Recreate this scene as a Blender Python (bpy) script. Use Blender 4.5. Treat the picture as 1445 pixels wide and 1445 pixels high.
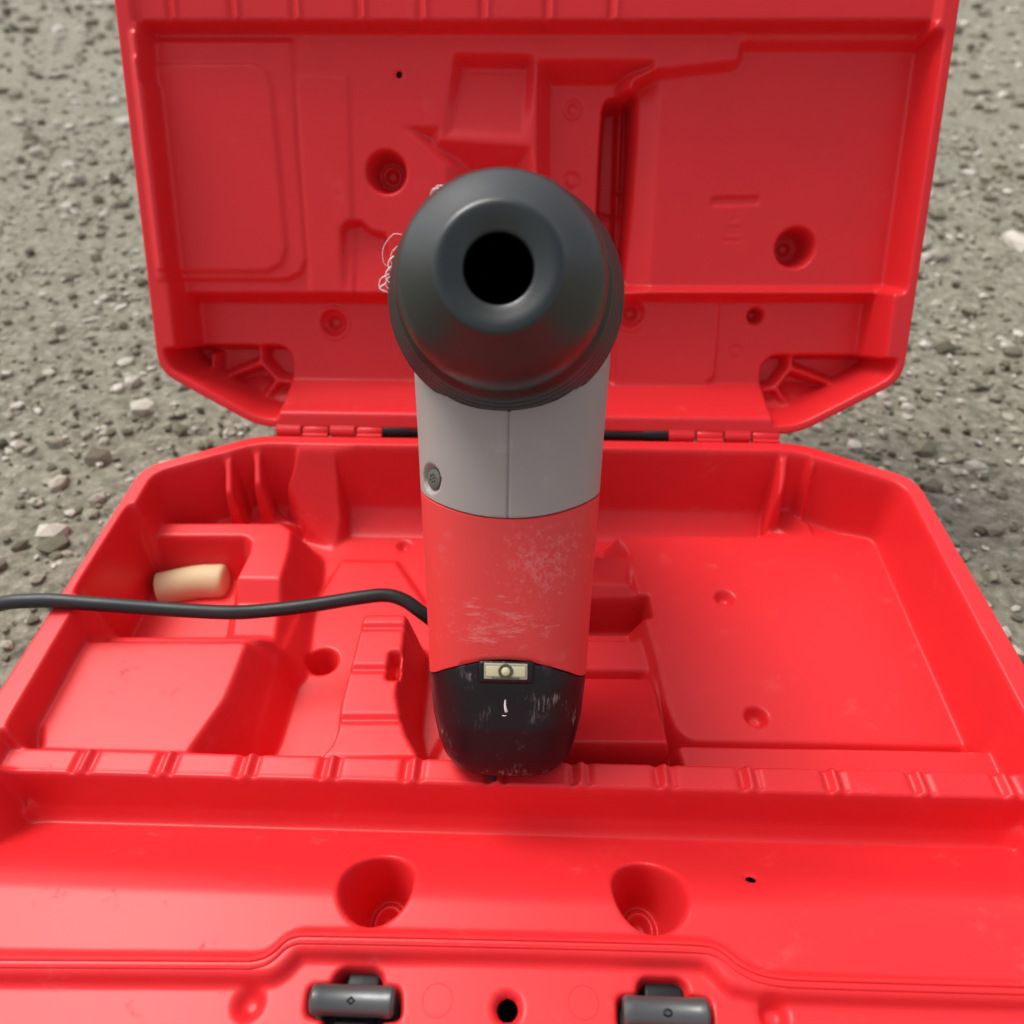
import bpy, bmesh, math, random
import numpy as np
from mathutils import Matrix, Vector, Quaternion
random.seed(7); rng = np.random.default_rng(7)
S = 0.034                       # one module of the case (spacing of its ribs) in metres; everything below is in modules
sc = bpy.context.scene
for o in list(bpy.data.objects): bpy.data.objects.remove(o)
COL = sc.collection
R = math.radians

# ---------------------------------------------------------------- camera
F = 1080.0                      # focal length in pixels of the 1445 px photograph
cam_d = bpy.data.cameras.new('camera'); cam = bpy.data.objects.new('camera', cam_d); COL.objects.link(cam)
cam_d.sensor_width = 36; cam_d.lens = 36*F/1445; cam_d.clip_start = 0.01; cam_d.clip_end = 200
CAMLOC = Vector((0.16, -11.27, 8.07))
CR = Matrix.Rotation(R(90-41.3), 3, 'X') @ Matrix.Rotation(R(1.55), 3, 'Y') @ Matrix.Rotation(R(0.95), 3, 'Z')
cam.matrix_world = Matrix.Translation(CAMLOC*S) @ CR.to_4x4()
cam_d.dof.use_dof = True; cam_d.dof.focus_distance = 9.1*S; cam_d.dof.aperture_fstop = 9.0
sc.camera = cam
sc.render.resolution_x = 1024; sc.render.resolution_y = 1024

# ---------------------------------------------------------------- light
SUN = Vector((-0.40, 0.28, 0.84)).normalized()
w = bpy.data.worlds.new("World"); sc.world = w; w.use_nodes = True
nt = w.node_tree; nt.nodes.clear()
sky = nt.nodes.new('ShaderNodeTexSky'); sky.sky_type = 'NISHITA'; sky.sun_disc = False
sky.sun_elevation = math.asin(SUN.z); sky.sun_rotation = math.atan2(SUN.x, SUN.y)
sky.air_density = 1.0; sky.dust_density = 4.0; sky.ozone_density = 1.0
bg = nt.nodes.new('ShaderNodeBackground'); bg.inputs['Strength'].default_value = 0.15
out = nt.nodes.new('ShaderNodeOutputWorld')
hs = nt.nodes.new('ShaderNodeHueSaturation'); hs.inputs['Saturation'].default_value = .30   # thin overcast: a nearly white sky
nt.links.new(sky.outputs[0], hs.inputs['Color']); nt.links.new(hs.outputs[0], bg.inputs[0]); nt.links.new(bg.outputs[0], out.inputs[0])
sd = bpy.data.lights.new('sun', 'SUN'); sd.energy = 1.55; sd.angle = R(26); sd.color = (1, .95, .87)
so = bpy.data.objects.new('sun', sd); COL.objects.link(so); so.rotation_euler = SUN.to_track_quat('Z', 'Y').to_euler()
sc.view_settings.view_transform = 'Standard'; sc.view_settings.look = 'None'
sc.view_settings.gamma = 1; sc.view_settings.exposure = 0.45

# ---------------------------------------------------------------- helpers
def ray(px, py):
    return (CR @ Vector(((px-722.5)/F, -(py-722.5)/F, -1)))
def P(px, py, z=0.0):           # picture point -> plan point on the level z of the base
    d = ray(px, py); t = (z-CAMLOC.z)/d.z; p = CAMLOC+d*t
    return (p.x, p.y)
LA = R(65); LD = Vector((0, math.cos(LA), math.sin(LA))); LN = Vector((0, -math.sin(LA), math.cos(LA)))
def Q(px, py, z=0.0):           # picture point -> (x, s) on the level z of the lid
    d = ray(px, py); t = (z-CAMLOC.dot(LN))/d.dot(LN); p = CAMLOC+d*t
    return (p.x, p.dot(LD))
def new_mat(name):
    m = bpy.data.materials.new(name); m.use_nodes = True
    return m, m.node_tree, m.node_tree.nodes['Principled BSDF']
def nd(t, kind, **kw):
    n = t.nodes.new(kind)
    for k, v in kw.items():
        if k in n.inputs.keys(): n.inputs[k].default_value = v
        else: setattr(n, k, v)
    return n
def noise(t, scale, detail=3, rough=.5, vec=None):
    n = nd(t, 'ShaderNodeTexNoise'); n.inputs['Scale'].default_value = scale
    n.inputs['Detail'].default_value = detail; n.inputs['Roughness'].default_value = rough
    if vec is None:
        tc = nd(t, 'ShaderNodeTexCoord'); vec = tc.outputs['Object']
    t.links.new(vec, n.inputs['Vector'])
    return n.outputs['Fac']
def ramp(t, fac, stops):
    r = nd(t, 'ShaderNodeValToRGB'); e = r.color_ramp.elements
    e[0].position, e[0].color = stops[0][0], (*stops[0][1], 1)
    e[1].position, e[1].color = stops[-1][0], (*stops[-1][1], 1)
    for p, c in stops[1:-1]:
        q = e.new(p); q.color = (*c, 1)
    t.links.new(fac, r.inputs[0]); return r.outputs[0]
def mix(t, fac, a, b):
    m = nd(t, 'ShaderNodeMix', data_type='RGBA')
    if isinstance(fac, (int, float)): m.inputs[0].default_value = fac
    else: t.links.new(fac, m.inputs[0])
    for i, v in ((6, a), (7, b)):
        if isinstance(v, tuple): m.inputs[i].default_value = (*v, 1)
        else: t.links.new(v, m.inputs[i])
    return m.outputs[2]
def bump(t, b, h, strength, dist, prev=None):
    n = nd(t, 'ShaderNodeBump'); n.inputs['Strength'].default_value = strength; n.inputs['Distance'].default_value = dist
    t.links.new(h, n.inputs['Height'])
    if prev is not None: t.links.new(prev, n.inputs['Normal'])
    t.links.new(n.outputs[0], b.inputs['Normal']); return n.outputs[0]
def g(v): return (v, v, v)
def plastic(name, col, rough, var=.12, dust=None, grain=.25, dust_lo=.62, dust_scale=60):
    m, t, b = new_mat(name)
    big = noise(t, 25, 4, .6)
    c = mix(t, big, tuple(x*(1-var) for x in col), tuple(min(1, x*(1+var)) for x in col))
    if dust:
        n1 = noise(t, dust_scale, 8, .75); n2 = noise(t, dust_scale*.22, 2, .5)
        mm = nd(t, 'ShaderNodeMath', operation='MULTIPLY'); t.links.new(n1, mm.inputs[0]); t.links.new(n2, mm.inputs[1])
        f = ramp(t, mm.outputs[0], [(dust_lo*.5, g(0)), (dust_lo*.5+.13, g(.75))])
        c = mix(t, f, c, dust)
        rr = mix(t, f, g(rough), g(.85)); t.links.new(rr, b.inputs['Roughness'])
    else:
        rr = ramp(t, noise(t, 90, 5, .7), [(.3, g(rough*.85)), (.7, g(min(1, rough*1.2)))]); t.links.new(rr, b.inputs['Roughness'])
    t.links.new(c, b.inputs['Base Color'])
    bump(t, b, noise(t, 2600, 2, .6), grain, .00012)
    return m
M = {}
M['red'] = plastic('red_moulded_plastic', (.70, .022, .027), .37, .07, dust=(.70, .05, .05), dust_lo=.68, dust_scale=260)
M['red_tool'] = plastic('red_tool_plastic', (.66, .036, .034), .5, .06, dust=(.60, .12, .11), dust_lo=.66, dust_scale=220)
M['grey'] = plastic('grey_tool_plastic', (.31, .272, .25), .55, .08, dust=(.38, .345, .31), dust_lo=.60, dust_scale=120)
M['black'] = plastic('black_tool_plastic', (.005, .005, .007), .36, .2, dust=(.09, .08, .085), dust_lo=.60, dust_scale=170)
t = M['black'].node_tree; b = t.nodes['Principled BSDF']; tc = nd(t, 'ShaderNodeTexCoord'); mp = nd(t, 'ShaderNodeMapping'); mp.inputs['Scale'].default_value = (1, .3, .16)
t.links.new(tc.outputs['Object'], mp.inputs['Vector']); f1 = noise(t, 900, 6, .75, mp.outputs[0]); f2 = noise(t, 70, 3, .6)
mm = nd(t, 'ShaderNodeMath', operation='MULTIPLY'); t.links.new(f1, mm.inputs[0]); t.links.new(f2, mm.inputs[1])
old = b.inputs['Base Color'].links[0].from_socket
t.links.new(mix(t, ramp(t, mm.outputs[0], [(.31, g(0)), (.40, g(.8))]), old, (.20, .17, .17)), b.inputs['Base Color'])
t = M['red_tool'].node_tree; b = t.nodes['Principled BSDF']; tc = nd(t, 'ShaderNodeTexCoord')
def scuff(t, tc, base, cx, cz, rx, rz, sx, sz, scale, lo, amt, col):
    mp = nd(t, 'ShaderNodeMapping'); mp.inputs['Location'].default_value = (-cx/rx, 0, -cz/rz); mp.inputs['Scale'].default_value = (1/(rx*S), .001, 1/(rz*S))
    t.links.new(tc.outputs['Object'], mp.inputs['Vector']); gr = nd(t, 'ShaderNodeTexGradient', gradient_type='SPHERICAL'); t.links.new(mp.outputs[0], gr.inputs[0])
    m2 = nd(t, 'ShaderNodeMapping'); m2.inputs['Scale'].default_value = (sx, 1, sz); m2.inputs['Rotation'].default_value = (0, .5, 0)
    t.links.new(tc.outputs['Object'], m2.inputs['Vector']); n = noise(t, scale, 9, .8, m2.outputs[0])
    mu = nd(t, 'ShaderNodeMath', operation='MULTIPLY_ADD'); t.links.new(gr.outputs['Fac'], mu.inputs[0]); mu.inputs[1].default_value = .22; t.links.new(n, mu.inputs[2])
    return mix(t, ramp(t, mu.outputs[0], [(lo, g(0)), (lo+.10, g(amt))]), base, col)
c = b.inputs['Base Color'].links[0].from_socket
c = scuff(t, tc, c, .36, 2.66, 1.1, .95, 1, 1, 330, .665, .25, (.72, .34, .32))
c = scuff(t, tc, c, -.1, 1.95, 1.2, .6, .25, 1, 420, .665, .32, (.72, .36, .33))
t.links.new(c, b.inputs['Base Color'])
M['rubber'] = plastic('dark_sleeve_rubber', (.012, .016, .015), .34, .25, grain=.4); M['rubber'].node_tree.nodes['Principled BSDF'].inputs['Specular IOR Level'].default_value = .6
M['hole'] = plastic('bore_shade_black', (.0006, .0007, .001), .9, .2); M['hole'].node_tree.nodes['Principled BSDF'].inputs['Specular IOR Level'].default_value = 0  # near-black, no gloss: the deep shade of the bore put into its colour
M['cord'] = plastic('black_cord_rubber', (.010, .011, .011), .42, .2, grain=.5)
M['steel'] = plastic('dark_coated_steel', (.10, .105, .105), .36, .3); M['steel'].node_tree.nodes['Principled BSDF'].inputs['Metallic'].default_value = .5
M['screw'] = plastic('dull_olive_screw', (.10, .105, .085), .55, .4)
M['latch'] = plastic('black_latch_plastic', (.010, .009, .011), .45, .2)
M['lens'] = plastic('pale_lens_plastic', (.36, .35, .24), .2, .1)
M['led'] = plastic('pale_yellow_led', (.60, .58, .36), .25, .05)
M['frame'] = plastic('dark_olive_lens_ring', (.09, .085, .05), .4, .1)
M['burr'] = plastic('white_frayed_plastic', (.75, .72, .70), .4, .05)
M['beige_tip'] = plastic('pale_beige_tip', (.62, .48, .27), .6, .15)
for k_, v_ in (('red', .30), ('black', .36), ('latch', .25)): M[k_].node_tree.nodes['Principled BSDF'].inputs['Specular IOR Level'].default_value = v_
m, t, b = new_mat('rough_ground'); M['ground'] = m
n1 = noise(t, 110, 8, .7); n2 = noise(t, 22, 4, .6); n3 = noise(t, 420, 3, .6)
c = ramp(t, n1, [(.30, (.045, .042, .028)), (.45, (.15, .14, .095)), (.56, (.29, .27, .21)), (.72, (.50, .47, .40))])
c = mix(t, ramp(t, n2, [(.35, g(0)), (.65, g(.55))]), c, (.33, .31, .24))
t.links.new(c, b.inputs['Base Color']); b.inputs['Roughness'].default_value = .95
b1 = bump(t, b, n1, .9, .006); bump(t, b, n3, .6, .002, b1)

def link(name, me, mat, parent=None, smooth=True, kind=None):
    o = bpy.data.objects.new(name, me); COL.objects.link(o)
    if mat: me.materials.append(mat)
    if smooth:
        me.polygons.foreach_set('use_smooth', [True]*len(me.polygons))
    if parent: o.parent = parent
    if kind: o['kind'] = kind
    return o
def from_bm(name, bm, mat, parent=None, smooth=True, angle=40):
    bmesh.ops.recalc_face_normals(bm, faces=bm.faces)
    if smooth and angle:
        for e in bm.edges:
            if len(e.link_faces) == 2 and e.calc_face_angle(0) > R(angle): e.smooth = False
    me = bpy.data.meshes.new(name); bm.to_mesh(me); bm.free()
    return link(name, me, mat, parent, smooth)
def root(name, label, cat, loc=(0, 0, 0), rot=None, group=None):
    o = bpy.data.objects.new(name, None); COL.objects.link(o); o.empty_display_size = .02
    o.location = Vector(loc)*S
    if rot is not None: o.rotation_mode = 'XYZ'; o.rotation_euler = rot
    o['label'] = label; o['category'] = cat
    if group: o['group'] = group
    return o
def box_bm(bm, c, s, bev=0.0, rot=None):
    r = bmesh.ops.create_cube(bm, size=1)
    mt = Matrix.Translation(Vector(c)*S) @ (rot.to_4x4() if rot else Matrix()) @ Matrix.Diagonal((s[0]*S, s[1]*S, s[2]*S, 1))
    bmesh.ops.transform(bm, matrix=mt, verts=r['verts'])
    if bev:
        es = set(e for v in r['verts'] for e in v.link_edges)
        bmesh.ops.bevel(bm, geom=list(es), offset=bev*S, segments=3, profile=.6, affect='EDGES')
def lathe(bm, prof, n=64, mt=None):
    """prof: (r, a) along local +Z"""
    rows = []
    for r, a in prof:
        if r < 1e-5: rows.append([bm.verts.new(Vector((0, 0, a))*S)])
        else: rows.append([bm.verts.new(Vector((r*math.cos(2*math.pi*i/n), r*math.sin(2*math.pi*i/n), a))*S) for i in range(n)])
    for A, B in zip(rows[:-1], rows[1:]):
        for i in range(n):
            j = (i+1) % n
            if len(A) == 1 and len(B) == 1: continue
            if len(A) == 1: bm.faces.new((A[0], B[i], B[j]))
            elif len(B) == 1: bm.faces.new((A[i], A[j], B[0]))
            else: bm.faces.new((A[i], A[j], B[j], B[i]))
    vs = [v for rr in rows for v in rr]
    if mt is not None: bmesh.ops.transform(bm, matrix=mt, verts=vs)
    return vs
def catmull(pts, n=8):
    pts = [Vector(p) for p in pts]; q = [2*pts[0]-pts[1]]+pts+[2*pts[-1]-pts[-2]]; o = []
    for i in range(1, len(q)-2):
        a, b_, c_, d = q[i-1:i+3]
        for k in range(n):
            u = k/n
            o.append(.5*((2*b_)+(c_-a)*u+(2*a-5*b_+4*c_-d)*u*u+(3*b_-a-3*c_+d)*u**3))
    o.append(pts[-1]); return o
def tube(bm, pts, rad, n=10, cap=True):
    rows = []; up = Vector((0, 0, 1)); prev = None
    for i, p in enumerate(pts):
        tdir = (pts[min(i+1, len(pts)-1)]-pts[max(i-1, 0)]).normalized()
        if prev is None:
            a = tdir.cross(up); a = a.normalized() if a.length > .01 else Vector((1, 0, 0))
        else:
            a = prev-tdir*prev.dot(tdir); a.normalize()
        prev = a; b_ = tdir.cross(a)
        rr = rad(i/(len(pts)-1)) if callable(rad) else rad
        rows.append([bm.verts.new((p+(a*math.cos(2*math.pi*k/n)+b_*math.sin(2*math.pi*k/n))*rr)*S) for k in range(n)])
    for A, B in zip(rows[:-1], rows[1:]):
        for k in range(n): bm.faces.new((A[k], A[(k+1) % n], B[(k+1) % n], B[k]))
    if cap: bm.faces.new(rows[0]); bm.faces.new(rows[-1])

# ---------------------------------------------------------------- moulded sheets (height over a fine grid)
def fillet(pts, r, k=5):
    n = len(pts); o = []
    for i in range(n):
        p0, p, p1 = np.array(pts[i-1], float), np.array(pts[i], float), np.array(pts[(i+1) % n], float)
        a, b_ = p0-p, p1-p; la, lb = np.linalg.norm(a), np.linalg.norm(b_)
        rr = min(r, .45*la, .45*lb); A, B = p+a/la*rr, p+b_/lb*rr
        for j in range(k+1):
            u = j/k; o.append(tuple((1-u)**2*A+2*u*(1-u)*p+u*u*B))
    return o
class Sheet:
    def __init__(s, x0, x1, y0, y1, cell=.02):
        s.x = np.arange(x0, x1+cell/2, cell); s.y = np.arange(y0, y1+cell/2, cell); s.c = cell
        s.X, s.Y = np.meshgrid(s.x, s.y); s.H = np.zeros_like(s.X)
    def win(s, x0, x1, y0, y1):
        i0, i1 = np.searchsorted(s.x, [x0, x1]); j0, j1 = np.searchsorted(s.y, [y0, y1])
        return slice(max(j0-1, 0), j1+1), slice(max(i0-1, 0), i1+1)
    def sdf(s, pts, pad):
        a = np.array(pts); sl = (slice(None), slice(None)) if pad > 5 else s.win(a[:, 0].min()-pad, a[:, 0].max()+pad, a[:, 1].min()-pad, a[:, 1].max()+pad)
        X, Y = s.X[sl], s.Y[sl]; D = np.full(X.shape, 1e9); ins = np.zeros(X.shape, bool)
        for i in range(len(a)):
            x1, y1 = a[i-1]; x2, y2 = a[i]; dx, dy = x2-x1, y2-y1; L = dx*dx+dy*dy
            if L < 1e-12: continue
            u = np.clip(((X-x1)*dx+(Y-y1)*dy)/L, 0, 1)
            D = np.minimum(D, (X-x1-u*dx)**2+(Y-y1-u*dy)**2)
            if abs(dy) > 1e-12:
                cr = ((y1 > Y) != (y2 > Y)) & (X < dx*(Y-y1)/dy+x1); ins ^= cr
        D = np.sqrt(D); return sl, np.where(ins, -D, D)
    def put(s, pts, h, w=.1, out=True, r=0, mode='set'):
        if r: pts = fillet(pts, r)
        if not out: sl, d = s.sdf(pts, .05); m = np.clip(-d/w, 0, 1)
        else: sl, d = s.sdf(pts, w+.05); m = np.clip(1-d/w, 0, 1)
        H = s.H[sl]; hv = h(s.X[sl], s.Y[sl]) if callable(h) else h
        if mode == 'add': H += m*hv
        elif mode == 'max': H[:] = np.where(m > 0, np.maximum(H, H*(1-m)+hv*m), H)
        elif mode == 'min': H[:] = np.where(m > 0, np.minimum(H, H*(1-m)+hv*m), H)
        else: H[:] = H*(1-m)+hv*m
    def disc(s, c, rad, dh, w=.05, mode='add', h=0):
        sl = s.win(c[0]-rad-.1, c[0]+rad+.1, c[1]-rad-.1, c[1]+rad+.1)
        d = np.hypot(s.X[sl]-c[0], s.Y[sl]-c[1])-rad; m = np.clip(-d/w, 0, 1)
        if mode == 'add': s.H[sl] += m*dh
        else: s.H[sl] = s.H[sl]*(1-m)+h*m
    def ring(s, c, rad, dh, w=.025):
        sl = s.win(c[0]-rad-.1, c[0]+rad+.1, c[1]-rad-.1, c[1]+rad+.1)
        d = np.hypot(s.X[sl]-c[0], s.Y[sl]-c[1])-rad; s.H[sl] += dh*np.exp(-(d/w)**2)
    def line(s, pts, wd, dh, mode='add', w=.03):
        for a, b_ in zip(pts[:-1], pts[1:]):
            a = np.array(a); b_ = np.array(b_); n = (b_-a)/np.linalg.norm(b_-a); q = np.array([-n[1], n[0]])*wd/2
            s.put([tuple(a+q), tuple(b_+q), tuple(b_-q), tuple(a-q)], dh, w=w, mode=mode)
    def clip(s, pts, floor, rim, w=.10, guard=None):
        a = fillet(pts, .35); x0 = min(p[0] for p in a); sl, d = s.sdf(a, 20)
        H = s.H; m = np.clip((d+rim+.1)/.1, 0, 1)
        if guard is not None: m = m*guard(s.X, s.Y)
        H[:] = H*(1-m)+0.0*m
        m = np.clip(1-d/w, 0, 1); H[:] = H*m+floor*(1-m)
    def blur(s, sig):
        k = int(3*sig)+1; ker = np.exp(-(np.arange(-k, k+1)/sig)**2/2); ker /= ker.sum()
        for ax in (0, 1):
            pad = [(k, k) if a == ax else (0, 0) for a in (0, 1)]; Hp = np.pad(s.H, pad, mode='edge'); o = np.zeros_like(s.H)
            for i, kv in enumerate(ker):
                o += kv*(Hp[i:i+s.H.shape[0], :] if ax == 0 else Hp[:, i:i+s.H.shape[1]])
            s.H = o
    holes = ()
    def mesh(s, name, floor):
        XX, YY = s.X.copy(), s.Y.copy()
        for hx, hy, hr in s.holes:          # round off the rim of each cut hole
            d = np.hypot(XX-hx, YY-hy)+1e-9; k = np.abs(d-hr) < s.c*.8
            XX = np.where(k, hx+(XX-hx)/d*hr, XX); YY = np.where(k, hy+(YY-hy)/d*hr, YY)
        ny, nx = s.H.shape; co = np.stack([XX, YY, s.H], -1).reshape(-1, 3)*S
        idx = np.arange(ny*nx).reshape(ny, nx)
        q = np.stack([idx[:-1, :-1], idx[:-1, 1:], idx[1:, 1:], idx[1:, :-1]], -1).reshape(-1, 4)
        keep = s.H.reshape(-1)[q].max(1) > floor+.02
        for hx, hy, hr in s.holes:
            keep &= np.hypot(s.X.reshape(-1)[q].mean(1)-hx, s.Y.reshape(-1)[q].mean(1)-hy) > hr
        q = q[keep]
        used = np.zeros(ny*nx, bool); used[q.ravel()] = True; remap = np.cumsum(used)-1; co = co[used]; q = remap[q]
        me = bpy.data.meshes.new(name); me.vertices.add(len(co)); me.vertices.foreach_set('co', co.ravel())
        me.loops.add(q.size); me.loops.foreach_set('vertex_index', q.ravel().astype(np.int32))
        me.polygons.add(len(q)); me.polygons.foreach_set('loop_start', np.arange(0, q.size, 4, dtype=np.int32))
        me.update(calc_edges=True); me.validate(); return me

GZ = -2.6                       # ground level
OUT = [(-4.85, -.06), (4.85, -.06), (6.6, -1.05), (6.6, -9.0), (5.9, -9.95), (-5.9, -9.95), (-6.6, -9.0), (-6.6, -1.05)]
case = root('power_tool_case', 'open red moulded plastic case with fitted compartments, lying on rough ground', 'tool case', (0, 0, 0))

# ---- base tray
B = Sheet(-6.8, 6.8, -10.15, .15)
B.H[:] = GZ
B.put(OUT, 0.0, w=.10, r=.35)
yb = P(742, 632, 0)[1]                           # inner edge of the rear rim
yl0 = P(742, 1072, -.3)[1]; yl1 = P(742, 1106, -.3)[1]   # ledge
INN = [(-4.75, yb), (4.75, yb), (6.3, yb-.86), (6.2, yl0-.03), (-6.2, yl0-.03), (-6.3, yb-.86)]
def floor_h(X, Y):
    u = np.clip((Y-(yb-.66))/.58, 0, 1); return -1.62+.46*u**1.4
B.put(INN, floor_h, w=.17, out=False, r=.25)
def pp(l, z): return [P(x, y, z) for x, y in l]
# raised corners with struts
for sx, pts in ((-1, [(418, 742), (150, 742), (150, 600), (415, 600)]), (1, [(1072, 766), (1350, 790), (1350, 600), (1062, 600)])):
    pl = pp(pts, -1.35)
    pl = [(x, min(y, yb-.18)) for x, y in pl]
    B.put(pl, lambda X, Y: -1.30+.14*np.clip((Y-(yb-.5))/.4, 0, 1), w=.12, mode='max')
for px, py, ln in ((357, 634, .80), (316, 646, .80), (1112, 646, .80), (1150, 658, .80)):
    fx, fy = P(px, py, 0); dx = -.10 if fx > 0 else .10
    B.put([(fx-.08, fy+.25), (fx+.08, fy+.25), (fx+.08+dx, fy-ln*.55), (fx-.08+dx, fy-ln*.55)], lambda X, Y, fy=fy, ln=ln: -.10-.55*np.clip((fy+.1-Y)/ln, 0, 1), w=.04, mode='max')
# pentagonal pad between the struts on the right
B.put(pp([(1100, 725), (1112, 725), (1140, 745), (1150, 775), (1118, 766), (1093, 750)], -1.3), -1.2, w=.05)
# bulging column beside the left corner
cl = pp([(418, 735), (440, 757), (468, 769), (484, 752), (490, 725)], -1.55)
y_c = min(p[1] for p in cl); x_a = P(416, 645, 0)[0]; x_b = P(490, 655, 0)[0]
B.put([(x_a, yb-.02), cl[0], cl[1], cl[2], cl[3], cl[4], (x_b, yb-.02)],
      lambda X, Y: -1.6+1.55*np.clip((Y-y_c)/(yb-.05-y_c), 0, 1)**1.5, w=.10, mode='max')
# left block, its pocket, and the lower block in front of it
B.put(pp([(60, 738), (396, 738), (411, 748), (408, 775), (392, 830), (386, 870), (382, 903), (368, 903), (346, 893), (60, 893)], -.72),
      lambda X, Y: -.72-.24*np.clip((P(350, 815, -.72)[1]-Y)/.35, 0, 1), w=.40, r=.06, mode='max')
B.put(pp([(60, 756), (345, 756), (355, 764), (352, 780), (332, 820), (326, 850), (322, 884), (60, 884)], -.72), -1.55, w=.25, out=False, r=.06, mode='min')
B.put(pp([(60, 905), (349, 905), (336, 940), (318, 985), (262, 1064), (60, 1064)], -.45), -.45, w=.50, r=.08, mode='max')
# middle of the floor
B.put(pp([(484, 794), (558, 795), (600, 856), (700, 850), (700, 900), (600, 1085), (370, 1085), (430, 880)], -1.6), .07, w=.06, mode='add')
B.disc(P(570, 769, -1.6), .14, -.12, .10)
B.disc(P(455, 933, -1.55), .245, -.55, .13)
# tongue
tz = -.48
tong = pp([(513, 866), (574, 866), (570, 905), (564, 945), (560, 980), (566, 1012), (574, 1036), (592, 1068), (452, 1068), (468, 1050), (476, 1030), (481, 990), (497, 930)], tz)
B.put(tong, tz, w=.22, r=.05, mode='max')
for y, x0, x1 in ((884, 506, 576), (943, 486, 566), (1014, 474, 572)):
    B.line([P(x0, y, tz), P(x1, y, tz)], .05, -.06, w=.03)
B.line([P(558, 922, tz), P(554, 955, tz)], .09, -.30, w=.03)
# right plateau
pz = -1.2
B.put(pp([(868, 757), (884, 775), (898, 830), (925, 920), (944, 1000), (955, 1030), (975, 1045), (1500, 1055), (1500, 770), (1100, 757)], pz), pz, w=.24, r=.12, mode='max')
B.disc(P(1022, 843, pz), .16, -.16, .08); B.disc(P(1067, 1011, pz), .16, -.18, .06)
# saddle beside the tool: block, pit, step, ramp
B.put(pp([(700, 785), (884, 785), (884, 826), (700, 826)], -1.15), -1.15, w=.10, mode='max')
B.put(pp([(700, 827), (886, 827), (904, 858), (700, 858)], -1.25), lambda X, Y: -1.15-.35*np.clip((P(860, 826, -1.15)[1]-Y)/.35, 0, 1), w=.05, mode='max')
B.put(pp([(700, 863), (910, 863), (915, 893), (700, 893)], -1.6), -2.05, w=.06, out=False, mode='min')
B.put(pp([(700, 903), (918, 903), (925, 945), (700, 945)], -1.4), -1.4, w=.10, mode='max')
B.put(pp([(700, 952), (918, 952), (936, 1085), (700, 1085)], -1.2), lambda X, Y: -1.32+.95*np.clip((P(860, 952, -1.3)[1]-Y)/(P(860, 952, -1.3)[1]-yl0), 0, 1), w=.10, mode='max')
# ledge with its ribs
B.put([P(952, 1050, -.8), P(1500, 1060, -.8), (6.2, yl0), (P(952, 1050, -.8)[0]+.1, yl0)], -.80, w=.06, r=.1, mode='max')
B.put([(-6.25, yl0), (6.25, yl0), (6.25, yl1), (-6.25, yl1)], -.30, w=.04)
xr = P(455, 1085, -.3)[0]
for k in range(-5, 9):
    x = xr+k
    if abs(x) < 6.1:
        B.line([(x, yl0+.02), (x, yl1+.01)], .05, -.05, w=.03); B.line([(x+.10, yl0), (x+.10, yl1+.01)], .02, .05, w=.04)
        B.line([(x+.19, yl0), (x+.19, yl1+.01)], .03, -.04, w=.03)
# trough rising to the front rim
yt = P(722, 1316, 0)[1]
TR = [(-6.25, yl1), (6.25, yl1), (6.25, P(1128, 1378, 0)[1]-.1), (-6.25, P(316, 1352, 0)[1]-.1)]
def trough(X, Y):
    u = np.clip(((Y-yt)/(yl1-.10-yt)-.18)/.82, 0, 1); u = u*u*(3-2*u); s_ = np.clip((abs(X)-5.95)/.3, 0, 1)
    return (-.10-.92*u)*(1-s_)-.02
B.put(TR, trough, w=.14, out=False)
_c = B.H.copy(); B.blur(5); _b = B.H; wt = np.exp(-((B.Y-(yl1-.20))/.09)**4)*(np.abs(B.X) < 6.0); B.H = _c*(1-wt)+_b*wt
def cone_pocket(sh, c, r0, r1, zb, ys=1.0):
    sl = sh.win(c[0]-r0-.1, c[0]+r0+.1, c[1]-r0-.1, c[1]+r0+.1)
    d = np.hypot(sh.X[sl]-c[0], (sh.Y[sl]-c[1])*ys); H = sh.H[sl]; m = np.clip((r0-d)/(r0-r1), 0, 1)
    H[:] = np.where(d < r0, H*(1-m)+zb*m, H)
    H += .10*np.exp(-((d-.15)/.03)**2)-np.where(d < .10, .05, 0)
for c in ((531, 1252), (918, 1262)): q_ = P(*c, -.2); cone_pocket(B, (q_[0], q_[1]+.05), .38, .24, -1.35, .84)
B.disc(P(1065, 1230, -.2), .085, -.06, .03)
# front rim and flange
RIM = [(-60, 1350), (316, 1352), (350, 1352), (372, 1348), (388, 1338), (402, 1325), (418, 1318), (440, 1317), (560, 1319), (700, 1322), (900, 1327), (985, 1330), (1008, 1334), (1026, 1344), (1042, 1357), (1062, 1368), (1084, 1374.5), (1106, 1377.5), (1128, 1379), (1250, 1383), (1500, 1390)]
LOW = [(-60, 1372), (316, 1374), (368, 1374), (388, 1369), (402, 1358), (415, 1345), (434, 1339), (560, 1341), (700, 1343), (900, 1349), (980, 1352), (1000, 1358), (1014, 1370), (1026, 1383), (1048, 1393), (1128, 1401), (1500, 1412)]
RIMP = [(v.x, v.y) for v in catmull([(*P(x, y, 0), 0) for x, y in RIM], 5)]; LOWP = [(v.x, v.y) for v in catmull([(*P(x, y, 0), 0) for x, y in LOW], 5)]
B.put(RIMP+[(6.45, -9.7), (-6.45, -9.7)], 0.0, w=.08)
B.put(LOWP+[(6.35, -9.75), (-6.35, -9.75)], -.14, w=.06, out=False)
B.disc(P(351, 1416, -.14), .15, -.12, .08); B.disc(P(1092, 1432, -.14), .14, -.12, .06)
B.disc(P(716, 1423, -.14), .125, -.12, .02)
B.holes = [(*P(1065, 1230, -.2), .052), (*P(716, 1423, -.14), .10)]
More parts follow.
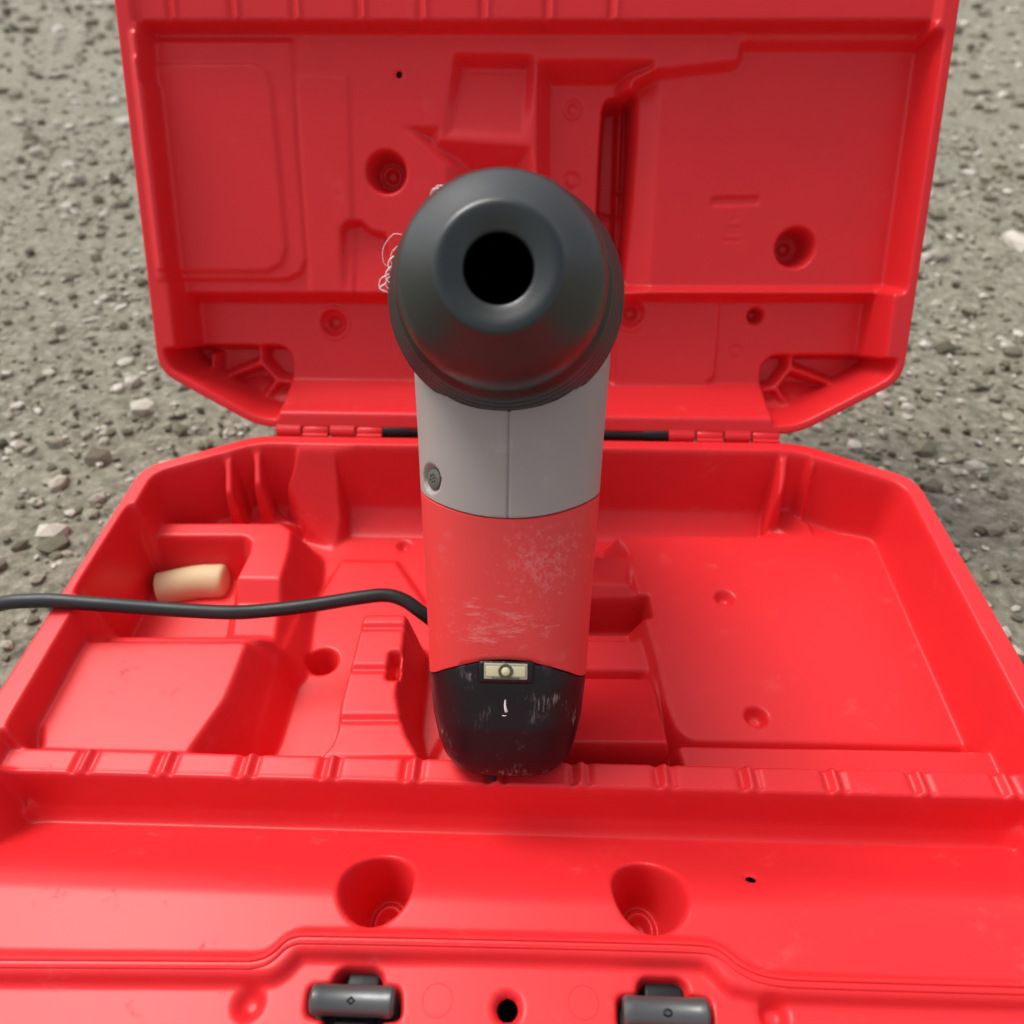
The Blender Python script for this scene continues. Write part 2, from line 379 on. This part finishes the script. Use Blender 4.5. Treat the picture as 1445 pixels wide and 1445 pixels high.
cut1 = [(470, 1392), (474, 1378), (486, 1368), (530, 1369), (538, 1378), (538, 1394), (562, 1397), (563, 1436), (536, 1438), (530, 1470), (458, 1470), (458, 1434), (434, 1430), (438, 1394)]
cut2 = [(901, 1407), (902, 1390), (908, 1382), (958, 1383), (968, 1392), (969, 1408), (1000, 1412), (1004, 1456), (975, 1458), (970, 1490), (896, 1490), (896, 1452), (874, 1448), (874, 1408)]
for cu in (cut1, cut2): B.put([P(x, y, -.14) for x, y in cu], -.75, w=.04, out=False, r=.03)
B.clip(OUT, GZ, .20, guard=lambda X, Y: (Y > yl0-2.2)*1.0)
B.blur(1.15)
base = link('base_tray', B.mesh('base_tray', GZ), M['red'], case)
# gasket beads along the rim, latches, hinge
def off(pts, dy): return [(x, y+dy) for x, y in pts]
for dy in (2.0, 12.5):
    bm = bmesh.new(); pts = catmull([(*P(x, y+dy, 0), .0) for x, y in RIM], 6); tube(bm, pts, .022, 8)
    from_bm('gasket_bead', bm, M['red'], case)
for c in ((617, 1411), (823, 1414)):
    x, y = P(*c, -.14); bm = bmesh.new(); tube(bm, [Vector((x+.142*math.cos(a), y+.142*math.sin(a), -.143)) for a in np.linspace(0, 2*math.pi, 41)], .0085, 6, cap=False)
    from_bm('ejector_ring', bm, M['red'], case)
def latch(cut, cx, cy, hw, mark):
    zc = -.14
    a = P(cx-hw, cy, zc); b_ = P(cx+hw, cy, zc); c = Vector(((a[0]+b_[0])/2, (a[1]+b_[1])/2, zc+.02)); L = (b_[0]-a[0])
    bm = bmesh.new()
    t1 = P(cut[2][0], cut[2][1], zc); t2 = P(cut[5][0], cut[2][1], zc)
    box_bm(bm, ((t1[0]+t2[0])/2, c.y-.12, -.40), (t2[0]-t1[0]-.02, 1.02, .25), .04)
    box_bm(bm, (c.x, c.y-.02, -.48), (L+.06, .30, .3), .03)
    box_bm(bm, (c.x, c.y-.45, -.25), ((t2[0]-t1[0])*.98, .62, .14), .05)
    lt = from_bm('latch', bm, M['latch'], case)
    bm = bmesh.new(); n = Matrix.Translation(c*S) @ Matrix.Rotation(R(90), 4, 'Y')
    r = .135; lathe(bm, [(0, -L/2), (r*.8, -L/2), (r, -L/2+.03), (r, -L/2+.10), (r*.965, -L/2+.11), (r*.965, L/2-.11), (r, L/2-.10), (r, L/2-.03), (r*.8, L/2), (0, L/2)], 32, n)
    bar = from_bm('latch_bar', bm, M['steel'], lt)
    bm = bmesh.new()
    d = (CAMLOC-c); d.x = 0; d.normalize(); p = c+d*(r*.95)
    e1 = Vector((1, 0, 0)); e2 = d.cross(e1)
    k = 4 if mark else 10
    for rr, hh in ((.045, 0), ):
        ring_o = [bm.verts.new((p+e1*rr*1.1*math.cos(2*math.pi*i/k)+e2*rr*.8*math.sin(2*math.pi*i/k))*S) for i in range(k)]
        ring_i = [bm.verts.new((p+d*.012+e1*rr*.6*math.cos(2*math.pi*i/k)+e2*rr*.4*math.sin(2*math.pi*i/k))*S) for i in range(k)]
        for i in range(k): bm.faces.new((ring_o[i], ring_o[(i+1) % k], ring_i[(i+1) % k], ring_i[i]))
    from_bm('embossed_mark', bm, M['latch'], lt, smooth=False)
latch(cut1, 499, 1413, 59, True); latch(cut2, 939, 1430, 60, False)
hz = -.02
for a0, a1 in ((388, 541), (941, 1097)):
    n = 4
    for k in range(n):
        xa = P(a0+(a1-a0)*k/n, 612, 0)[0]; xb = P(a0+(a1-a0)*(k+1)/n, 612, 0)[0]
        bm = bmesh.new(); L = xb-xa-.03
        rr = .105 if k % 2 else .115
        lathe(bm, [(0, -L/2), (rr*.85, -L/2), (rr, -L/2+.02), (rr, L/2-.02), (rr*.85, L/2), (0, L/2)], 24,
              Matrix.Translation(Vector(((xa+xb)/2, .07, hz+.02))*S) @ Matrix.Rotation(R(90), 4, 'Y'))
        if k % 2: box_bm(bm, ((xa+xb)/2, -.02, -.04), (L, .16, .13), .02)
        else: box_bm(bm, ((xa+xb)/2, .10, .06), (L, .14, .13), .02)
        from_bm('hinge_knuckle', bm, M['red'], case)
bm = bmesh.new(); xa = P(541, 612, 0)[0]; xb = P(941, 612, 0)[0]; L = xb-xa
pr = [(0, 0), (.11, 0), (.11, .38), (.085, .46), (.085, .80), (.10, .86), (.10, L-1.32), (.085, L-.82), (.085, L-.48), (.11, L-.38), (.11, L-.02), (0, L-.02)]
lathe(bm, pr, 20, Matrix.Translation(Vector((xa+.01, .08, 0))*S) @ Matrix.Rotation(R(90), 4, 'Y'))
from_bm('hinge_pin', bm, M['latch'], case)
bm = bmesh.new(); box_bm(bm, ((xa+xb)/2, .08, -.22), (xb-xa+.1, .40, .12), .02); from_bm('hinge_web', bm, M['red'], case)

# ---- lid tray (x, s along the lid, depth behind the rim as negative height)
LOUT = [(x, -y) for x, y in OUT]
DL = -2.7
Lh = Sheet(-6.8, 6.8, -.15, 10.15, .022)
Lh.H[:] = DL
Lh.put(LOUT, 0.0, w=.10, r=.35)
def qq(l, z): return [Q(x, y, z) for x, y in l]
s0 = Q(742, 589, 0)[1]; s1 = Q(742, 537, -.9)[1]; s3 = Q(742, 30, -.12)[1]
d_u, d_l = -.48, -.9
INL = [(-4.7, s0), (4.7, s0), (6.2, s0+.9), (6.2, s3+.02), (-6.2, s3+.02), (-6.2, s0+.9)]
def lid_h(X, Y): 
    u = np.clip((s1-Y)/(s1-s0), 0, 1); return d_l*(1-u**1.15)
Lh.put(INL, lid_h, w=.12, out=False, r=.2)
Lh.line([Q(200, 597, 0), Q(1300, 603, 0)], .03, .04, w=.03)
# upper level
Lh.put(qq([(40, 40), (1450, 50), (1450, 413), (875, 413), (640, 415), (40, 412)], d_u), d_u, w=.16, mode='max')
Lh.put([(-6.2, s3+.01), (6.2, s3+.01), (6.2, s3-.9), (-6.2, s3-.9)], d_u, w=.02, mode='set')
# deep bay beside the slot
Lh.put(qq([(757, 84), (925, 84), (925, 96), (893, 112), (880, 414), (757, 414)], d_u), -1.05, w=.24, out=False, r=.08, mode='min')
# big right panel, a little lower
Lh.put(qq([(893, 112), (925, 97), (1040, 84), (1045, 56), (1450, 56), (1450, 414), (873, 414)], d_u), lambda X, Y: -.70-.30*np.clip((Q(925, 250, -.8)[0]-X)/.4, 0, 1), w=.12, out=False, r=.06)
# trapezoid pocket and the steps below it
Lh.put(qq([(640, 74), (752, 76), (757, 96), (748, 204), (622, 196)], d_u), lambda X, Y: d_u-.02-.30*np.clip((Y-Q(690, 200, d_u)[1])/1.2, 0, 1), w=.16, out=False, r=.08, mode='min')
Lh.put(qq([(566, 177), (622, 178), (622, 197), (750, 206), (757, 240), (757, 415), (640, 415), (628, 235)], d_u), -.85, w=.40, out=False, mode='min')
# left outline panels
Lh.put(qq([(40, 60), (411, 60), (418, 200), (431, 365), (424, 384), (405, 393), (40, 393)], d_u), .06, w=.05, mode='add')
Lh.put(qq([(40, 96), (360, 95), (376, 104), (383, 125), (404, 350), (398, 370), (380, 381), (40, 381)], d_u), .05, w=.06, mode='add')
Lh.put(qq([(420, 108), (490, 110), (498, 414), (440, 414)], d_u), .04, w=.05, mode='add')
Lh.put(qq([(480, 325), (490, 312), (510, 312), (524, 325), (545, 330), (560, 414), (483, 414)], d_u), lambda X, Y: -.22*np.clip((Y-Q(500, 414, d_u)[1])/1.2, 0, 1), w=.08, out=False, mode='add')
cone_pocket(Lh, Q(545, 243, d_u), .34, .24, -1.15); cone_pocket(Lh, Q(1122, 350, -.7), .34, .22, -1.4)
Lh.disc(Q(563, 105, d_u), .075, -.06, .03); Lh.holes = [(*Q(563, 105, d_u), .05)]
for c in ((808, 155), (806, 257)):
    Lh.ring(Q(*c, -1.05), .12, -.06, .035)
# slot with the grip behind it
slot = qq([(856, 141), (897, 134), (895, 200), (889, 280), (879, 400), (862, 398), (842, 330), (846, 230), (851, 155)], -1.0)
Lh.put(slot, -2.0, w=.05, out=False, r=.05)
Lh.line([Q(876, 150, -1.7), Q(872, 270, -1.7), Q(868, 390, -1.7)], .05, .22, w=.05)
Lh.line([Q(845, 302, -1.7), Q(882, 312, -1.7)], .05, -.06, w=.02)
# embossed bar and recycling-like mark
eb = qq([(1002, 278), (1072, 276), (1072, 290), (1002, 292)], -.7)
Lh.put(eb, -.05, w=.03, out=False, mode='add'); 
for y, x0, x1 in ((310, 1030, 1040), (322, 1025, 1044), (329, 1023, 1044), (340, 1020, 1046)):
    Lh.line([Q(x0, y, -.7), Q(x1, y, -.7)], .02, -.025, w=.02)
Lh.line([Q(1028, 298, -.7), Q(1028, 306, -.7)], .02, -.025, w=.02); Lh.line([Q(1037, 298, -.7), Q(1037, 306, -.7)], .02, -.025, w=.02)
# lower strip
Lh.put(qq([(866, 425), (1014, 425), (1006, 530), (996, 540), (866, 540)], d_l), .06, w=.04, mode='add')
for c, r_ in (((471, 456), .24), ((890, 443), .24)):
    Lh.disc(Q(*c, d_l), r_, -.10, .05); Lh.disc(Q(*c, d_l), .13, -.12, .04); Lh.ring(Q(*c, d_l), r_+.03, .03, .03)
Lh.disc(Q(1066, 446, d_l), .14, -.35, .05); Lh.ring(Q(1038, 498, d_l), .11, -.03, .025)
# strutted corners
for pts, ribs in (
    ([(150, 488), (398, 488), (412, 502), (413, 596), (372, 600), (150, 560)],
     [[(368, 488), (368, 512), (300, 540), (240, 560)], [(368, 512), (392, 537), (416, 540)], [(392, 537), (352, 592)], [(300, 540), (300, 500)]]),
    ([(1350, 502), (1090, 502), (1074, 516), (1072, 600), (1110, 606), (1350, 570)],
     [[(1116, 500), (1116, 520), (1180, 545), (1250, 565)], [(1116, 520), (1094, 548), (1070, 552)], [(1094, 548), (1132, 600)]])):
    Lh.put(qq(pts, -.9), lambda X, Y: -1.32+.45*np.clip((s1-Y)/(s1-s0), 0, 1), w=.05, out=False, r=.1, mode='min')
    for rb in ribs: Lh.line([Q(x, y, -.95) for x, y in rb], .085, -.95, mode='max', w=.06)
# upper ledge with ribs, then the far trough and rim
yt2 = s3+.95
Lh.put([(-6.25, s3), (6.25, s3), (6.25, yt2), (-6.25, yt2)], -.12, w=.06)
x4 = [Q(x, 15, -.12)[0] for x in (326, 413, 505, 592, 680, 771, 862)]
for x in x4+[x4[0]-1, x4[0]-2]:
    Lh.line([(x, s3-.02), (x, yt2)], .05, -.05, w=.03); Lh.line([(x+.10, s3-.02), (x+.10, yt2)], .02, .05, w=.04)
def tr2(X, Y):
    u = np.clip((Y-yt2)/1.9, 0, 1); return -1.4*(1-u)**1.4-.02
Lh.put([(-6.2, yt2), (6.2, yt2), (6.2, yt2+2.0), (-6.2, yt2+2.0)], tr2, w=.14, out=False)
Lh.clip(LOUT, DL, .20, guard=lambda X, Y: (Y < s3+2.2)*1.0)
Lh.blur(1.1)
lid = link('lid_tray', Lh.mesh('lid_tray', DL), M['red'], case)
LM = Matrix.Rotation(LA, 4, 'X'); LM.translation = Vector((0, .14, .10))*S*0
lid.matrix_local = LM
# closed outer shells
def slab(name, outl, z0, z1, mat, mtx=None):
    bm = bmesh.new(); f = fillet(outl, .35); lo = [bm.verts.new(Vector((x*.985, y*.985-.06*(1 if outl[0][1] < 0 else -1), z0))*S) for x, y in f]
    hi = [bm.verts.new(Vector((x*.985, y*.985-.06*(1 if outl[0][1] < 0 else -1), z1))*S) for x, y in f]
    n = len(f)
    for i in range(n): bm.faces.new((lo[i], lo[(i+1) % n], hi[(i+1) % n], hi[i]))
    bm.faces.new(lo); bm.faces.new(hi)
    o = from_bm(name, bm, mat, case, smooth=False)
    if mtx is not None: o.matrix_local = mtx
    return o
slab('lid_back_panel', LOUT, DL-.02, DL+.04, M['red'], LM)
slab('base_underside', OUT, GZ+.02, GZ+.06, M['red'])

# ---------------------------------------------------------------- rotary hammer
TL = R(34)
foot = Vector((-.1025, -6.984, .0796))
tool = root('rotary_hammer', 'grey, red and black corded hammer drill standing in the open red case', 'power drill', tuple(foot), (-TL, 0, 0))
YC = .84
def half(z):                    # half width and half depth over the height of the tower
    zz = [0, .05, .12, .25, .45, .75, 1.24, 2.0, 2.95, 3.9, 4.8, 5.4]
    hw = [.36, .58, .67, .75, .82, .88, .925, .955, 1.005, 1.05, 1.10, 1.10]
    hd = [.28, .44, .53, .62, .70, .77, .82, .84, .86, .88, .92, .92]
    return np.interp(z, zz, hw), np.interp(z, zz, hd)
NA = 288
SX, SZ = -.85, 3.52
def fy_(x, z):
    a, b_ = half(z); return YC-b_*(1-min(1, abs(x)/a)**2.7)**(1/2.7)
SY = fy_(SX, SZ); _a, _b = half(SZ)
SN = Vector((-(abs(SX)/_a)**1.7/_a, -(abs(SY-YC)/_b)**1.7/_b, 0)).normalized()
def surf(th, z, inset=0.0):
    a, b_ = half(z); e = 2/2.7
    c, s_ = math.cos(th), math.sin(th)
    x = (a-inset)*math.copysign(abs(c)**e, c); y = (b_-inset)*math.copysign(abs(s_)**e, s_)
    return x, YC+y
def b_red(x):                   # red / black joint
    u = abs(x); return 1.575-.19*(min(u, .76)/.76)**2-(.13*((u-.76)/.2) if u > .76 else 0)
def b_grey(x): return 3.13+.23*(x/1.0)**2
def segment(name, lo, hi, mat, nz, groove=False, closed_bottom=False):
    bm = bmesh.new(); rows = []
    ths = [2*math.pi*i/NA for i in range(NA)]
    if groove:      # denser columns at the front seam
        f = -math.pi/2 % (2*math.pi); ths = sorted(set([round(v, 5) for v in ths+[f-.012, f-.006, f, f+.006, f+.012]]))
    n = len(ths)
    def row(zf, inset):
        r = []
        for th in ths:
            x0, _ = surf(th, 2.0); z = zf(x0/.955*1.0)
            x, y = surf(th, z, inset)
            if groove and abs(th-3*math.pi/2) < .004: y += .022
            if groove and inset == 0:
                dd = math.dist((x, y, z), (SX, SY, SZ)); k = max(0, min(1, (.165-dd)/.035)); x -= SN.x*.07*k; y -= SN.y*.07*k
            r.append(bm.verts.new(Vector((x, y, z))*S))
        return r
    rows.append(row(lambda x: lo(x)+.004, .06))
    rows.append(row(lambda x: lo(x)+.004, .012))
    for k in range(nz+1):
        u = k/nz
        rows.append(row(lambda x, u=u: (lo(x)+.014)*(1-u)+(hi(x)-.014)*u, 0))
    rows.append(row(lambda x: hi(x)-.004, .012)); rows.append(row(lambda x: hi(x)-.004, .06))
    for A, Bq in zip(rows[:-1], rows[1:]):
        for i in range(n): bm.faces.new((A[i], A[(i+1) % n], Bq[(i+1) % n], Bq[i]))
    bm.faces.new(rows[0]); bm.faces.new(rows[-1])
    return from_bm(name, bm, mat, tool, angle=50)
segment('end_cap', lambda x: 0.0, b_red, M['black'], 40)
segment('motor_housing', b_red, b_grey, M['red_tool'], 30)
segment('gear_housing', b_grey, lambda x: 5.3, M['grey'], 90, groove=True)
# added dark core so the joints read as thin lines
bm = bmesh.new()
lathe(bm, [(0, .3), (.5, .3), (.72, 1.0), (.76, 5.0), (0, 5.0)], 32, Matrix.Translation(Vector((0, YC, 0))*S)); from_bm('joint_dark_core', bm, M['latch'], tool)
CZ = 5.427; CX = -.055; CY = -1.12
AX = Matrix.Translation(Vector((CX, CY, CZ))*S) @ Matrix.Rotation(R(90), 4, 'X')   # local +Z -> -Y (towards the viewer)
# head behind the chuck, grip
bm = bmesh.new(); lathe(bm, [(0, -1.2), (.98, -1.22), (1.08, -1.3), (1.10, -1.6), (1.06, -3.0), (.98, -4.2), (.85, -5.0), (.5, -5.35), (0, -5.4)], 64, AX); from_bm('gearbox_head', bm, M['grey'], tool)
bm = bmesh.new(); tube(bm, catmull([(0, 4.1, 5.5), (0, 4.5, 5.1), (0, 4.55, 4.0), (0, 4.4, 2.6), (0, 4.0, 1.6), (0, 3.4, 1.05), (0, 2.2, .9), (0, 1.2, 1.0)], 8), .42, 20); from_bm('rear_grip', bm, M['black'], tool)
# chuck
bm = bmesh.new()
prof = [(.6, -1.30), (1.16, -1.30), (1.20, -1.28)]
for k in range(5):
    a = -1.27+k*.125; r_ = 1.225-k*.038
    prof += [(r_-.075, a), (r_-.075, a+.02), (r_-.01, a+.028), (r_, a+.045), (r_-.010, a+.070), (r_-.022, a+.085), (r_-.026, a+.108)]
prof += [(.995, -.63), (.985, -.56), (.98, -.40), (.965, -.22), (.945, -.12), (.915, -.03), (.87, .04), (.80, .12), (.72, .205), (.65, .28), (.60, .335), (.57, .37), (.55, .395), (.525, .412), (.49, .418), (.45, .41), (.41, .395), (.36, .375), (.32, .36), (.302, .35), (.292, .335), (.290, .30)]
lathe(bm, prof, 128, AX); ch = from_bm('chuck_sleeve', bm, M['rubber'], tool, angle=60)
bm = bmesh.new(); lathe(bm, [(.289, .31), (.288, -.96), (0, -.96)], 64, AX); from_bm('tool_bore', bm, M['hole'], ch)  # short bore, its flat end coloured black as the shade further in
# frayed plastic on the chuck edge
def on_edge(ang, r=1.12, a=-.9): r += -.018 if a < .3 else -.13; a = -1.0+a if 0 < a < .3 else (-.25 if a > .3 else a); return (Vector((CX+r*math.cos(ang), CY-a, CZ+r*math.sin(ang))))
bm = bmesh.new()
def strand(pts, r, name='frayed_strand', par=None):
    b2 = bmesh.new(); tube(b2, catmull(pts, 8), lambda u: r*(1-.5*u)*(.5 if par is None else 1), 6); return from_bm(name, b2, M['burr'], par or ch)
e = on_edge
strand([e(R(152), 1.17), e(R(154), 1.25), e(R(161), 1.29), e(R(167), 1.25), e(R(169), 1.18)], .008)
for a0, l_, r_, k_ in ((158, 9, 1.195, .010), (163, 7, 1.20, .016), (168, 8, 1.205, .018), (173, 6, 1.20, .012)):
    strand([e(R(a0), 1.165), e(R(a0+l_*.4), r_), e(R(a0+l_*.8), r_-.006), e(R(a0+l_), 1.165)], k_)
strand([e(R(172), 1.18), e(R(174.5), 1.25), e(R(178), 1.265), e(R(180), 1.23), e(R(180.5), 1.18)], .012)
strand([e(R(176.5), 1.20), e(R(178.8), 1.262), e(R(180), 1.20)], .016)
for a0 in (126, 128.5): strand([e(R(a0-3), 1.11, .38), e(R(a0), 1.135, .36), e(R(a0+3), 1.11, .38)], .014)
# lamp window
def front_y(x, z):
    a, b_ = half(z); u = min(1, abs(x)/a); return YC-b_*(1-u**2.7)**(1/2.7)
lz = 1.465; fy = front_y(0, lz)
bm = bmesh.new(); box_bm(bm, (0, fy-.012, lz-.02), (.60, .06, .25), .04); lamp = from_bm('lamp_bezel', bm, M['black'], tool)
bm = bmesh.new(); box_bm(bm, (0, fy-.035, lz), (.47, .05, .175), .012); lens = from_bm('lamp_lens', bm, M['lens'], lamp)
for sx in (-1, 1):
    bm = bmesh.new(); box_bm(bm, (sx*.135, fy-.06, lz+.005), (.15, .012, .11), .004); from_bm('reflector', bm, M['led'], lens)
LX = Matrix.Translation(Vector((0, fy-.055, lz+.005))*S) @ Matrix.Rotation(R(90), 4, 'X')
bm = bmesh.new(); lathe(bm, [(.085, 0), (.08, .02), (.06, .02), (.05, .0)], 24, LX); from_bm('lamp_ring', bm, M['frame'], lens)
bm = bmesh.new(); lathe(bm, [(.055, 0), (.045, .025), (.02, .035), (0, .037)], 20, LX); from_bm('light_diode', bm, M['led'], lens)
bm = bmesh.new(); box_bm(bm, (0, fy-.062, lz-.075), (.30, .012, .022), .003); from_bm('lens_clip', bm, M['frame'], lens)
# moulding scars and the little nub under the cap
zz = 1.06; fy2 = front_y(0, zz)
strand([(.010, fy2, zz-.075), (.002, fy2-.010, zz-.045), (-.006, fy2-.006, zz), (-.004, fy2, zz+.06)], .019, 'moulding_scar', tool)
strand([(-.035, front_y(0, .93)+.004, .932), (-.01, front_y(0, .93)-.002, .93), (.015, front_y(0, .93)+.004, .934)], .007, 'moulding_scar', tool)
bm = bmesh.new(); lathe(bm, [(0, -.05), (.04, -.05), (.05, -.02), (.05, .15), (0, .15)], 20, Matrix.Translation(Vector((-.16, .50, 0))*S)); from_bm('rubber_foot', bm, M['latch'], tool)
# recessed screw on the grey housing
q = Vector((0, 0, 1)).rotation_difference(SN).to_matrix().to_4x4()
sm = Matrix.Translation((Vector((SX, SY, SZ))-SN*.055)*S) @ q
bm = bmesh.new(); lathe(bm, [(.118, -.03), (.115, .012), (.10, .022), (.055, .026), (.05, .008), (0, .008)], 32, sm)
for k in range(3):
    rot = (q.to_3x3() @ Matrix.Rotation(R(60*k), 3, 'Z')); box_bm(bm, Vector((SX, SY, SZ))-SN*.036, (.13, .020, .012), 0, rot)
from_bm('screw', bm, M['screw'], tool)
# power cord, out behind the tower and away to the left over the case
def W(px, py, z):
    x, y = P(px, py, z); return Vector((x, y, z))
cp = [(640, 905, -.95), (615, 880, -.75), (592, 862, -.55), (570, 847, -.42), (545, 840, -.35), (510, 843, -.32), (440, 854, -.30), (370, 862, -.28), (316, 864, -.22)]
pts = [W(*c) for c in cp]
l = pts[-1]
pts += [l+Vector((-.9, -.06, .12)), l+Vector((-1.7, -.12, .26)), Vector((-6.75, l.y-.15, .12)), Vector((-7.5, l.y-.18, -.05)), Vector((-8.6, l.y-.2, -1.0)), Vector((-9.8, l.y-.1, -2.2)), Vector((-11, l.y+.3, GZ+.08)), Vector((-14, l.y+.8, GZ+.08))]
inv = (Matrix.Translation(foot) @ Matrix.Rotation(-TL, 4, 'X')).inverted()
bm = bmesh.new(); tube(bm, [inv @ v for v in catmull(pts, 10)], .103, 16); from_bm('power_cord', bm, M['cord'], tool)

# ---------------------------------------------------------------- pale beige tip of unknown kind, built as a peg, in the left pocket
pk = W(300, 822, -1.45)
peg = bmesh.new(); tube(peg, catmull([Vector((-.85, -.14, -.06)), Vector((-.5, -.06, -.02)), Vector((-.2, 0, 0)), Vector((.05, .02, 0)), Vector((.2, .03, 0)), Vector((.27, .035, 0))], 10), lambda u: .30*math.sqrt(max(.002, 1-max(0, (u-.66)/.34)**2.4)), 24)
o = from_bm('rounded_beige_tip', peg, M['beige_tip']); o.location = pk*S
o['label'] = 'pale beige rounded end of an unidentified thing lying in the left pocket of the case behind the cord'; o['category'] = 'wooden peg'

# ---------------------------------------------------------------- ground
N = 260; xs = np.sign(np.linspace(-1, 1, N))*np.abs(np.linspace(-1, 1, N))**3*1500
xs[np.abs(xs) < 0] = 0
u = np.linspace(-1, 1, N); gx = np.sinh(u*7)/np.sinh(7)*2000
X, Y = np.meshgrid(gx, gx); Z = np.full_like(X, GZ-.03)+rng.normal(0, .03, X.shape)*np.exp(-(X**2+Y**2)/4000)
co = np.stack([X, Y+2, Z], -1).reshape(-1, 3)*S; idx = np.arange(N*N).reshape(N, N)
qd = np.stack([idx[:-1, :-1], idx[:-1, 1:], idx[1:, 1:], idx[1:, :-1]], -1).reshape(-1, 4)
me = bpy.data.meshes.new('ground'); me.from_pydata(co.tolist(), [], qd.tolist())
link('ground', me, M['ground'], kind='structure')
# gravel scattered beside the case
pr = []
bmg = bmesh.new(); bmesh.ops.create_icosphere(bmg, subdivisions=1, radius=1)
tv = np.array([v.co[:] for v in bmg.verts]); tf = np.array([[v.index for v in f.verts] for f in bmg.faces]); bmg.free()
V, Fc, k = [], [], 0
while k < 16000:
    x = rng.uniform(-24, 24); y = rng.uniform(-13, 30)
    if abs(x) < 6.5 and -9.9 < y < .2: continue
    if rng.random() < .5 and (abs(x) > 14 or y > 14): continue
    far = k > 11000
    if far: x = rng.uniform(-60, 60); y = rng.uniform(14, 80)
    sz = rng.lognormal(-2.5+.9*far, .5); r3 = rng.uniform(.6, 1.2, 3)*sz; r3[2] *= .7
    a = rng.uniform(0, 6.28); v = tv*(1+rng.uniform(-.32, .28, (len(tv), 1)))*r3
    v = np.stack([v[:, 0]*math.cos(a)-v[:, 1]*math.sin(a), v[:, 0]*math.sin(a)+v[:, 1]*math.cos(a), v[:, 2]], -1)+[x, y, GZ-.01+r3[2]*.3]
    V.append(v*S); Fc.append(tf+k*len(tv)); k += 1
me = bpy.data.meshes.new('gravel'); me.from_pydata(np.concatenate(V).tolist(), [], np.concatenate(Fc).tolist())
m, t, b = new_mat('gravel_stone'); gi = nd(t, 'ShaderNodeNewGeometry')
c = ramp(t, gi.outputs['Random Per Island'], [(0, (.07, .065, .04)), (.35, (.20, .19, .13)), (.7, (.36, .33, .26)), (1, (.55, .52, .46))])
t.links.new(c, b.inputs['Base Color']); b.inputs['Roughness'].default_value = .9; bump(t, b, noise(t, 900, 4, .6), .5, .001)
gv = link('gravel', me, m, kind='stuff', smooth=False); gv['label'] = 'loose olive grey gravel scattered round the red case'; gv['category'] = 'gravel'
